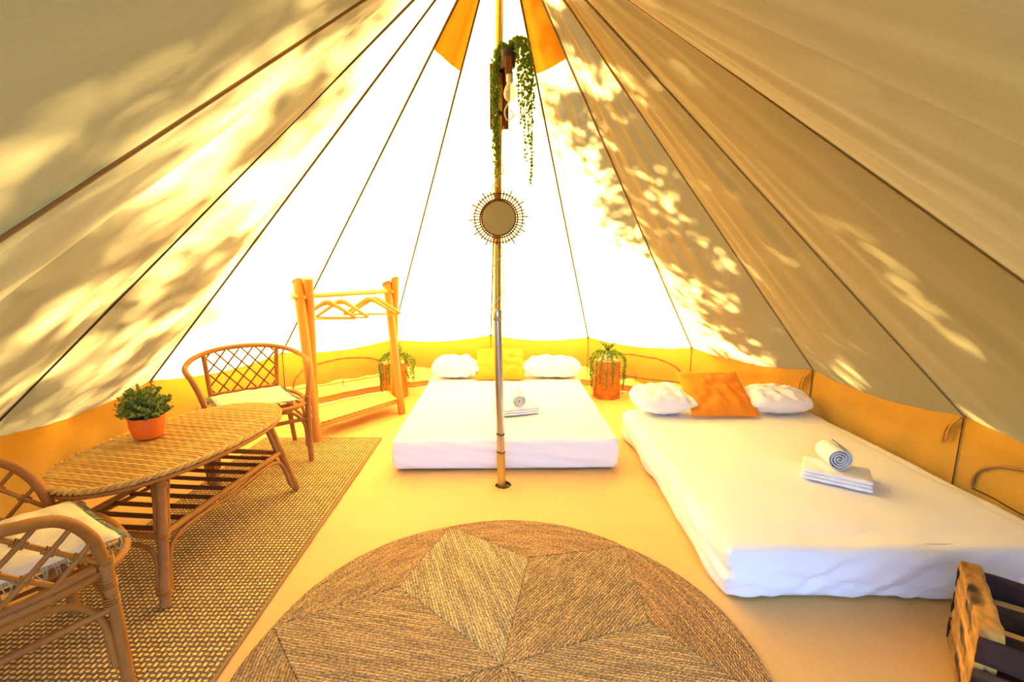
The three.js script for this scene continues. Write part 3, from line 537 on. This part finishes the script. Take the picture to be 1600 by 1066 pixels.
// ---------------------------------------------------------------- bamboo clothes rack and hangers
const RK = { fl: V(-1.342, 0, -0.645), fr: V(-0.874, 0, -1.285), depth: V(-0.17, 0, -0.30), h: 1.165 };
{
  const t = thing('clothes_rack', 'bamboo clothes rack of crossed poles with a slatted shelf', 'clothes rack', [RK.fl.x, 0, RK.fl.z]), o = t.position, L = (p) => p.clone().sub(o);
  const along = RK.fr.clone().sub(RK.fl), ad = along.clone().normalize();
  const pole = (a, b, r) => rod([L(a), L(a.clone().lerp(b, 0.5)), L(b)], (s) => r * (0.95 + 0.1 * s) * (1 + 0.045 * Math.exp(-Math.pow(((s * 5 + 0.3) % 1 - 0.5) * 22, 2))), 60, 14);
  const ends = [];
  for (const f of [RK.fl, RK.fr]) {
    const back = f.clone().add(RK.depth), mid = f.clone().lerp(back, 0.5), dv = RK.depth.clone().normalize(), side = ad.clone().multiplyScalar(0.037);
    const topF = mid.clone().addScaledVector(dv, 0.03).add(V(0, RK.h, 0)), topB = mid.clone().addScaledVector(dv, -0.03).add(V(0, RK.h, 0));
    const off = V(0.03, 0, 0.0);
    part('post', pole(f, topF.clone().sub(side), 0.0325), mBamboo, t); part('post', pole(back.clone().add(side), topB.clone().add(side), 0.0325), mBamboo, t);
    ends.push(mid.clone().add(V(0, RK.h - 0.125, 0)));
    part('peg', rod([L(mid.clone().add(V(0, RK.h - 0.13, 0)).sub(dv.clone().multiplyScalar(0.06))), L(mid.clone().add(V(0, RK.h - 0.13, 0)).addScaledVector(dv, 0.06))], 0.009, 2, 8), mBambooPale, t);
  }
  part('hanging_rail', pole(ends[0].clone().addScaledVector(ad, -0.09), ends[1].clone().addScaledVector(ad, 0.07), 0.018), mBambooPale, t);
  // slatted shelf near the floor
  const shelf = section('slatted_shelf', t), y = 0.125, q = (a, b) => { const p = RK.fl.clone().addScaledVector(along, a).addScaledVector(RK.depth, b); return V(p.x, y, p.z); };
  for (const b of [0.1, 0.9]) part('shelf_rail', rod([L(q(0.0, b).add(V(0, -0.02, 0))), L(q(1.0, b).add(V(0, -0.02, 0)))], 0.016, 8, 10), mBamboo, shelf);
  for (const a of [0.02, 0.98]) part('end_rail', rod([L(q(a, 0.02).add(V(0, -0.045, 0))), L(q(a, 0.98).add(V(0, -0.045, 0)))], 0.014, 4, 10), mBamboo, shelf);
  const R = rng(77);
  for (let k = 0; k < 16; k++) { const a = 0.05 + 0.9 * (k + 0.5) / 16, p0 = L(q(a, 0.06)), p1 = L(q(a, 0.94)), d = p1.clone().sub(p0), g = box(0.042, 0.009, d.length() * (0.99 + 0.01 * R()), 0, 0, 0, 0.003); const m = p0.lerp(p1, 0.5); part('slat', at(g, m.x, y + 0.004 + 0.001 * R(), m.z, Math.atan2(d.x, d.z)), mBambooPale, shelf); }
  // hangers on the rail
  const wood = std({ map: grain(61, [0.8, 0.52, 0.2], [0.93, 0.68, 0.32], 4, 8), roughness: 0.5 }), wire = std({ color: lin(0.7, 0.68, 0.62), metalness: 1, roughness: 0.3 });
  function hanger(label, at_, turn) {
    const h = thing('clothes_hanger', label, 'hanger', at_, turn, 'wooden hangers on the clothes rack');
    const sh = [V(-0.205, -0.175, 0), V(-0.15, -0.14, 0), V(-0.062, -0.082, 0), V(-0.02, -0.06, 0), V(0.02, -0.06, 0), V(0.062, -0.082, 0), V(0.15, -0.14, 0), V(0.205, -0.175, 0)];
    const g = rod(sh, (s) => 0.013 + 0.007 * Math.exp(-Math.pow((s - 0.5) * 6, 2)), 40, 10); part('shoulder', g, wood, h);
    part('trouser_bar', rod([V(-0.195, -0.18, 0), V(0.195, -0.18, 0)], 0.0065, 4, 8), wood, h);
    const hk = [V(0, -0.055, 0), V(0, -0.03, 0)]; for (let k = 0; k <= 8; k++) { const th = -0.6 + k / 8 * 4.0; hk.push(V(Math.sin(th + 0.6 - 0.6) * 0.021 , -0.001 - Math.cos(th) * 0.0215 + 0.001, 0)); }
    part('hook', rod(hk, 0.0018, 30, 6), wire, h); return h;
  }
  const railAt = (s) => ends[0].clone().lerp(ends[1], s), ta = Math.atan2(-ad.z, ad.x);
  const base = hanger('wooden clothes hanger nearest the left post of the rack', railAt(0.23).toArray(), 0.1);
  copyOf(base, 'second wooden clothes hanger from the left post of the rack', railAt(0.38).toArray(), -0.05);
  copyOf(base, 'third wooden clothes hanger from the left, overlapping the fourth', railAt(0.71).toArray(), 0.16);
  copyOf(base, 'wooden clothes hanger nearest the right post of the rack', railAt(0.78).toArray(), 0.02);
}
// ---------------------------------------------------------------- rattan chairs
// local frame: +z is the way the sitter looks, x to the sitter's left is -x seen from behind; feet on y = 0
function rattanChair(label, pos, turn, sideLattice) {
  const t = thing('rattan_chair', label, 'chair', pos, turn), m = mRattan, SY = 0.39, node = (r, k = 6) => (s) => r * (1 + 0.05 * Math.exp(-Math.pow(((s * k) % 1 - 0.5) * 18, 2)));
  // horseshoe rail from one front post round the back to the other
  const rail = [];
  const half = [[0.268, SY + 0.03, 0.215], [0.293, 0.53, 0.185], [0.318, 0.61, 0.125], [0.332, 0.638, 0.03], [0.322, 0.655, -0.08], [0.262, 0.685, -0.185], [0.14, 0.712, -0.238], [0, 0.72, -0.25]];
  for (const [x, y, z] of half) rail.push(V(x, y, z)); for (const [x, y, z] of half.slice(0, -1).reverse()) rail.push(V(-x, y, z));
  part('arm_rail', rod(rail, node(0.0155, 9), 120, 12), m, t);
  const railC = new THREE.CatmullRomCurve3(rail, false, 'centripetal');
  const seat = section('seat', t), back = section('backrest', t);
  // seat ring: rounded front, narrower back
  const ring = []; for (let k = 0; k < 24; k++) { const a = k / 24 * Math.PI * 2, c = Math.cos(a), s = Math.sin(a), e = 0.72; ring.push(V(Math.sign(c) * Math.pow(Math.abs(c), e) * 0.285, SY, Math.sign(s) * Math.pow(Math.abs(s), e) * 0.275 + 0.035)); }
  part('seat_ring', rod(ring, 0.0145, 96, 10, true), m, seat);
  for (let k = 0; k < 9; k++) { const x = -0.24 + k * 0.06, zz = 0.265 * Math.pow(Math.max(0, 1 - Math.pow(Math.abs(x) / 0.285, 2.4)), 1 / 2.4); part('seat_rod', rod([V(x, SY - 0.004, 0.035 - zz), V(x, SY - 0.01, 0.035), V(x, SY - 0.004, 0.035 + zz)], 0.006, 8, 6), m, seat); }
  for (const s of [-1, 1]) {
    part('front_leg', rod([V(s * 0.268, SY + 0.04, 0.215), V(s * 0.262, 0.2, 0.222), V(s * 0.262, 0, 0.226)], node(0.017, 3), 24, 12), m, t);
    part('rear_leg', rod([V(s * 0.245, SY, -0.185), V(s * 0.262, 0.2, -0.2), V(s * 0.285, 0, -0.215)], node(0.0155, 3), 24, 12), m, t);
    part('back_post', rod([V(s * 0.195, SY, -0.205), V(s * 0.203, 0.55, -0.215), V(s * 0.212, 0.698, -0.212)], 0.0135, 12, 10), m, back);
    for (const y of [SY + 0.035, SY - 0.035, 0.3]) part('binding', binding(V(s * 0.267, y - 0.02, 0.216), V(s * 0.267, y + 0.012, 0.216), 0.0185, 4), mBind, t);
    // curved braces under the seat
    part('leg_brace', rod([V(s * 0.245, 0.1, 0.226), V(s * 0.232, 0.26, 0.222), V(s * 0.17, 0.335, 0.22), V(s * 0.05, 0.352, 0.22)], 0.0095, 24, 8), m, t);
    part('leg_brace', rod([V(s * 0.258, 0.08, 0.205), V(s * 0.258, 0.26, 0.185), V(s * 0.26, 0.335, 0.12), V(s * 0.262, 0.35, 0.0), V(s * 0.262, 0.335, -0.1), V(s * 0.266, 0.26, -0.175), V(s * 0.276, 0.08, -0.2)], 0.0105, 40, 8), m, t);
    part('side_stretcher', rod([V(s * 0.263, 0.27, 0.222), V(s * 0.264, 0.272, -0.2)], 0.011, 8, 8), m, t);
  }
  part('front_stretcher', rod([V(-0.262, 0.285, 0.222), V(0.262, 0.285, 0.222)], 0.0125, 8, 10), m, t);
  part('rear_stretcher', rod([V(-0.262, 0.27, -0.203), V(0.262, 0.27, -0.203)], 0.0125, 8, 10), m, t);
  part('back_rail', rod([V(-0.2, 0.428, -0.212), V(0, 0.425, -0.228), V(0.2, 0.428, -0.212)], 0.011, 12, 8), m, back);
  // lattice: two families of crossing rods between the bottom rail and the arm rail
  const backTop = (x) => 0.712 - 0.05 * Math.pow(Math.abs(x) / 0.2, 2) * 0.35, zb = (x, y) => -0.218 - 0.02 * (1 - Math.pow(x / 0.2, 2)) * clamp((y - 0.3) / 0.4, 0, 1) ;
  for (const dir of [-1, 1]) for (let k = -4; k <= 5; k++) {
    const pts = []; for (let q = 0; q <= 40; q++) { const y = 0.43 + q / 40 * 0.275, x = k * 0.08 + dir * (y - 0.57) * 0.82 - 0.04; if (Math.abs(x) < 0.2 && y < backTop(x)) pts.push(V(x, y, zb(x, y) + dir * 0.0035)); }
    if (pts.length > 4) part('lattice_rod', rod(pts, 0.0052, 10, 6), mRattanDark, back);
  }
  if (sideLattice) {
    // lattice on both sides, between the seat and the arm, with bound crossings
    part('side_rail', rod([V(0.27, 0.415, 0.19), V(0.285, 0.41, 0), V(0.2, 0.425, -0.205)], 0.012, 16, 8), m, t);
    part('side_rail', rod([V(-0.27, 0.415, 0.19), V(-0.285, 0.41, 0), V(-0.2, 0.425, -0.205)], 0.012, 16, 8), m, t);
    for (const s of [-1, 1]) {
      const arm = section('arm_lattice', t);
      // where the arm rail runs above the seat: height and half-width at a distance z
      const RZ = [-0.25, -0.185, -0.08, 0.03, 0.125, 0.185, 0.215], RY = [0.7, 0.685, 0.655, 0.638, 0.61, 0.53, 0.42], RX = [0.2, 0.262, 0.322, 0.332, 0.318, 0.293, 0.268], BX = [0.19, 0.215, 0.268, 0.284, 0.28, 0.272, 0.267];
      const along = (T, z) => { let i = 0; while (i < RZ.length - 2 && z > RZ[i + 1]) i++; return lerp(T[i], T[i + 1], clamp((z - RZ[i]) / (RZ[i + 1] - RZ[i]), 0, 1)); };
      const topY = (z) => along(RY, z), wx = (z, y) => s * lerp(along(BX, z), along(RX, z), clamp((y - 0.41) / Math.max(0.03, topY(z) - 0.41), 0, 1));
      for (const dir of [-1, 1]) for (let k = -6; k <= 6; k++) {
        const pts = []; for (let q = 0; q <= 120; q++) { const y = 0.408 + q / 120 * 0.3, z = k * 0.105 + dir * (y - 0.53) * 0.95; if (z > -0.22 && z < 0.212 && y < topY(z)) pts.push(V(wx(z, y) + s * dir * 0.004, y, z)); }
        if (pts.length > 4) part('lattice_rod', rod(pts, dir > 0 ? 0.0068 : 0.0075, 14, 6), dir > 0 ? m : mBind, arm);
      }
      for (let k = -5; k <= 5; k++) for (let j = -2; j <= 3; j++) { const y = 0.53 + j * 0.0553, z = (k + (j % 2 ? 0.5 : 0)) * 0.105; if (z > -0.19 && z < 0.19 && y < topY(z) - 0.01 && y > 0.42) part('binding', binding(V(wx(z, y), y - 0.011, z + 0.0105), V(wx(z, y), y + 0.011, z - 0.0105), 0.0096, 6, 0.0022), mBind, arm); }
    }
  }
  return t;
}
const CH1 = [-1.594, 0.0105, -0.319], CH1T = Math.atan2(0.64, 0.77), CH2 = [-1.488, 0.0105, 1.342], CH2T = Math.atan2(0.57, -0.82);
rattanChair('rattan armchair with open lattice back between table and clothes rack', CH1, CH1T, false);
rattanChair('rattan tub chair with latticed arms in front of the table', CH2, CH2T, true);
// seat cushions with a fringe
const mPale = std({ color: lin(0.72, 0.64, 0.52), roughness: 0.95, bumpMap: weave, bumpScale: 0.001, map: mottle }), mFringe = std({ color: lin(0.3, 0.33, 0.24), roughness: 1 });
function seatCushion(label, pos, turn, w, seed, th) {
  const t = thing('seat_cushion', label, 'cushion', pos, turn), R = rng(seed), g = pillowGeo(w, w, th, seed, 0.05, 3.2);
  g.translate(0, th / 2, 0); const cover = part('cover', g, mPale, t);
  const gs = []; for (let s = 0; s < 4; s++) for (let k = 0; k < 52; k++) {
    const u = (k + R()) / 52 - 0.5, q = at(new THREE.BufferGeometry(), 0, 0, 0), a = s * Math.PI / 2, loc = (x, y, z) => V(x, y, z).applyAxisAngle(V(0, 1, 0), a), e = w / 2 * (1 - 0.05 * (1 - 4 * u * u));
    gs.push(rod([loc(u * w, th / 2, e - 0.006), loc(u * w + (R() - 0.5) * 0.012, th / 2 - 0.002, e + 0.01), loc(u * w + (R() - 0.5) * 0.03, 0.01 + 0.016 * R(), e + 0.02 + 0.012 * R())], 0.0016, 4, 3));
  }
  part('fringe', gs, mFringe, cover, 'grey-green yarn fringe');
}
seatCushion('pale fringed seat cushion on the rattan chair beside the rack', [-1.594 + 0.02, 0.4135, -0.319 + 0.03], CH1T, 0.42, 21, 0.045);
seatCushion('pale fringed seat cushion on the tub chair with latticed arms', [-1.488 + 0.035, 0.4135, 1.342 - 0.05], CH2T + 0.05, 0.42, 22, 0.08);

// ---------------------------------------------------------------- rattan table
const TB = { x: -1.468, z: 0.506, turn: -0.1, twist: -0.1, h: 0.5, a: 0.52, b: 0.29 };
{
  const t = thing('rattan_table', 'oval rattan coffee table with a woven top and slatted shelf', 'table', [TB.x, 0.0105, TB.z], TB.turn), H = TB.h - 0.0105, m = mRattan;
  const oval = (th, k = 1) => { const c = Math.cos(th), s = Math.sin(th), e = 2 / 2.3; return V(Math.sign(s) * Math.pow(Math.abs(s), e) * TB.b * k, 0, Math.sign(c) * Math.pow(Math.abs(c), e) * TB.a * k).applyAxisAngle(V(0, 1, 0), TB.twist); };
  const top_ = section('table_top', t), shelf = section('shelf', t);
  // woven top: rows of cane across the table over thin stakes
  const rows = 54, mat = std({ map: grain(51, [0.74, 0.56, 0.25], [0.93, 0.76, 0.42], 8, 5), roughness: 0.6 }), mats = [mat, std({ map: mat.map, color: lin(0.86, 0.8, 0.66), roughness: 0.6 }), std({ map: mat.map, color: lin(0.97, 0.9, 0.8), roughness: 0.6 })];
  const dark = std({ color: lin(0.22, 0.12, 0.035), roughness: 0.9 });
  const shp = new THREE.Shape(); for (let k = 0; k <= 64; k++) { const p = oval(k / 64 * Math.PI * 2, 0.965); k ? shp.lineTo(p.x, -p.z) : shp.moveTo(p.x, -p.z); }
  part('top_board', new THREE.ExtrudeGeometry(shp, { depth: 0.012, bevelEnabled: false }).rotateX(-Math.PI / 2).translate(0, H - 0.024, 0), dark, top_, 'dark board under the woven cane');
  const R = rng(5);
  for (let k = 0; k < rows; k++) {
    const z = lerp(-TB.a, TB.a, (k + 0.5) / rows) * 0.975, x = TB.b * 0.965 * Math.pow(Math.max(0, 1 - Math.pow(Math.abs(z) / TB.a, 2.3)), 1 / 2.3), pts = [], n = Math.max(3, Math.round(x / 0.012));
    for (let q = 0; q <= n; q++) { const u = q / n * 2 - 1; pts.push(V(u * x, H - 0.0085 + ((q + k) % 2 ? 0.0016 : -0.0016) - 0.004 * Math.pow(Math.abs(u), 8), z + 0.0012 * (R() - 0.5)).applyAxisAngle(V(0, 1, 0), TB.twist)); }
    if (x > 0.02) part('cane_row', rod(pts, 0.0094, n * 2, 6), mats[Math.floor(R() * 3)], top_);
  }
  // braided edge: two twisted canes all round
  for (const ph of [0, Math.PI]) { const pts = []; for (let k = 0; k < 400; k++) { const th = k / 400 * Math.PI * 2, w = k / 400 * 52 * Math.PI * 2 + ph, o = oval(th, 1), d = o.clone().normalize(); pts.push(o.addScaledVector(d, -0.008 + 0.005 * Math.cos(w)).add(V(0, H - 0.012 + 0.006 * Math.sin(w), 0))); } part('braided_edge', rod(pts, 0.0068, 900, 6, true), mats[ph ? 1 : 0], top_); }
  { const pts = []; for (let k = 0; k < 60; k++) pts.push(oval(k / 60 * Math.PI * 2, 0.975).add(V(0, H - 0.034, 0))); part('under_edge', rod(pts, 0.0095, 160, 8, true), m, top_); }
  // splayed legs: a thick cane with a thin curved cane on each side
  const sx = [0.185, 0.25], sz = [0.335, 0.455], railY = 0.25;
  for (const i of [-1, 1]) for (const j of [-1, 1]) {
    const top = V(i * sx[0], H - 0.03, j * sz[0]), foot = V(i * sx[1], 0, j * sz[1]), on = (y) => foot.clone().lerp(top, y / (H - 0.03));
    part('leg', rod([foot, on(0.2), top], (s) => 0.0185 * (1 + 0.04 * Math.exp(-Math.pow((s - 0.55) * 16, 2))), 20, 12), m, t);
    const zz = V(0, 0, -j), xx = V(-i, 0, 0);
    part('leg_brace', rod([on(0.03).addScaledVector(zz, 0.026), on(0.15).addScaledVector(zz, 0.027), on(0.2).addScaledVector(zz, 0.045), on(0.222).addScaledVector(zz, 0.11), V(on(0.225).x, 0.213, 0)], 0.0095, 30, 8), m, t);
    part('leg_brace', rod([on(0.035).addScaledVector(xx, 0.026), on(0.15).addScaledVector(xx, 0.027), on(0.195).addScaledVector(xx, 0.05), on(0.213).addScaledVector(xx, 0.12)], 0.009, 24, 8), m, t);
    part('leg_brace', rod([on(railY + 0.012).addScaledVector(zz, 0.026), on(0.36).addScaledVector(zz, 0.026), on(H - 0.05).addScaledVector(zz, 0.032)], 0.0088, 14, 8), m, t);
    part('leg_brace', rod([on(railY + 0.012).addScaledVector(xx, 0.026), on(0.36).addScaledVector(xx, 0.026), on(H - 0.05).addScaledVector(xx, 0.034)], 0.0088, 14, 8), m, t);
    for (const y of [0.05, railY - 0.004, H - 0.06]) part('binding', binding(on(y - 0.012), on(y + 0.012), 0.0215, 4, 0.0028), mBind, t);
  }
  const L = (y) => y / (H - 0.03), rx = lerp(sx[1], sx[0], L(railY)), rz = lerp(sz[1], sz[0], L(railY));
  for (const i of [-1, 1]) part('shelf_rail', rod([V(i * rx, railY, -rz), V(i * rx, railY, rz)], 0.0135, 12, 10), m, shelf);
  for (const j of [-1, 1]) part('shelf_rail', rod([V(-rx, railY - 0.004, j * rz), V(rx, railY - 0.004, j * rz)], 0.0135, 8, 10), m, shelf);
  for (let k = 0; k < 9; k++) { const z = lerp(-rz, rz, (k + 0.7) / 9.4); part('slat', rod([V(-rx + 0.004, railY - 0.012, z), V(0, railY - 0.014, z), V(rx - 0.004, railY - 0.012, z)], 0.0105, 8, 8), mRattanDark, shelf); }
}
// potted plant on the table
{
  const R = rng(55), t = thing('potted_plant', 'small bushy green plant in an orange pot on the table', 'plant', [-1.6, TB.h + 0.003, 0.53]);
  part('pot', lathe([[0, 0], [0.046, 0], [0.056, 0.01], [0.067, 0.055], [0.069, 0.098], [0.07, 0.102], [0.0645, 0.102], [0.062, 0.06], [0.045, 0.012], [0, 0.012]], 40), std({ color: lin(0.75, 0.15, 0.008), roughness: 0.5 }), t, 'glossy orange pot');
  part('soil', new THREE.CircleGeometry(0.063, 24).rotateX(-Math.PI / 2).translate(0, 0.09, 0), mBark, t);
  const leafy = phys({ map: texture(64, 64, (u, v) => { const k = clamp(0.45 + 0.75 * tileNoise(u, v, 4, 12), 0, 1); return [0.2 + 0.56 * k, 0.34 + 0.44 * k, 0.08 + 0.4 * k * k]; }, true), roughness: 0.7, transmission: 0.25, thickness: 0, side: THREE.DoubleSide });
  for (let k = 0; k < 190; k++) {
    const a = R() * 6.283, e = Math.acos(lerp(-0.3, 1, R())), q = V(Math.sin(e) * Math.cos(a), Math.cos(e), Math.sin(e) * Math.sin(a)), tip = V(q.x * 0.1, 0.13 + q.y * 0.088, q.z * 0.1).multiplyScalar(0.88 + 0.2 * R()), gs = [rod([V(q.x * 0.02, 0.09, q.z * 0.02), V(tip.x * 0.55, 0.09 + (tip.y - 0.09) * 0.7, tip.z * 0.55), tip], 0.0011, 5, 3)];
    for (let n = 0; n < 9; n++) { const s = 0.45 + 0.6 * n / 9, g = roundLeaf.clone(), sz = 0.0145 * (0.7 + 0.6 * R()); g.scale(sz * 0.9, sz * 1.2, sz); at(g, tip.x * s, 0.09 + (tip.y - 0.09) * Math.min(1, s * 1.1), tip.z * s, R() * 6.3, R() * 2.2 - 0.6, R() - 0.5); gs.push(g); }
    part('leafy_stem', gs, leafy, t);
  }
}

// ---------------------------------------------------------------- old wooden crate
{
  const far = V(1.53, 0, 1.17), near = V(1.301, 0, 1.455), D = near.distanceTo(far), ang = Math.atan2(near.x - far.x, near.z - far.z), H = 0.3, LEN = 0.62;
  const t = thing('wooden_crate', 'weathered slatted wooden crate at the foot of the wall-side bed', 'crate', [far.x, 0, far.z], ang);      // local +z runs along the end board, +x along the crate
  const worn = (s, lo, hi) => std({ map: texture(256, 256, (u, v) => { const k = clamp(0.5 + 0.6 * tileNoise(u, v * 0.3, 7, s) + 0.35 * tileNoise(u, v, 30, s + 2), 0, 1), knot = Math.max(0, tileNoise(u, v, 9, s + 5) - 0.42) * 3; return lo.map((c, i) => lerp(c, hi[i], k) * (1 - clamp(knot, 0, 0.75))); }, true), roughness: 0.85, bumpMap: weave, bumpScale: 0.001 });
  const pale = worn(3, [0.46, 0.32, 0.12], [0.84, 0.62, 0.3]), brown = worn(6, [0.2, 0.11, 0.05], [0.46, 0.28, 0.12]), deep = worn(9, [0.13, 0.06, 0.04], [0.3, 0.14, 0.08]);
  const uvScale = (g, k = 3) => { const u = g.attributes.uv; for (let i = 0; i < u.count; i++) u.setXY(i, u.getX(i) * 0.3, u.getY(i)); return g; };
  const ragged = (w, h, d, s) => softBox(w, h, d, 0.004, 4, 18, 18, (q, n) => { q.addScaledVector(n, 0.0035 * n3(q.x * 30 + s, q.y * 22, q.z * 40)); });
  for (const [x, s] of [[0.024, 1], [LEN - 0.024, 4]]) {
    for (let k = 0; k < 3; k++) part('end_board', ragged(0.022, 0.094, D - 0.01, s + k).translate(x - 0.01, 0.05 + k * 0.1, D / 2), pale, t);
    for (const z of [0.03, D - 0.03]) part('corner_batten', ragged(0.03, H - 0.01, 0.035, s + z * 9).translate(x + 0.014, H / 2, z), pale, t);
    part('top_batten', ragged(0.052, 0.03, D + 0.004, s + 7).translate(x + 0.002, H - 0.013, D / 2), pale, t);
  }
  for (const z of [-0.006, D + 0.006]) for (let k = 0; k < 3; k++) part('slat', uvScale(softBox(LEN, 0.078, 0.011, 0.003, 30, 6, 2, (q, n) => { q.addScaledVector(n, 0.0016 * n3(q.x * 9 + k, q.y * 20, z * 3)); })).translate(LEN / 2, 0.045 + k * 0.098, z), k === 2 ? deep : brown, t);
  for (let k = 0; k < 4; k++) part('bottom_slat', box(LEN - 0.02, 0.01, D / 4 - 0.012, LEN / 2, 0.012, D / 8 + k * D / 4, 0.002), deep, t);
  const wire = std({ color: lin(0.75, 0.75, 0.72), metalness: 1, roughness: 0.3 });
  part('wire_clip', [rod([V(0.09, 0.255, D - 0.004), V(0.13, 0.275, D - 0.02), V(0.2, 0.272, D - 0.03), V(0.26, 0.25, D - 0.012)], 0.0022, 20, 5), rod([V(0.12, 0.245, D - 0.004), V(0.15, 0.257, D - 0.022), V(0.22, 0.25, D - 0.012)], 0.0022, 20, 5)], wire, t, 'bent bright wire clip');
}
renderer.render(scene, camera);
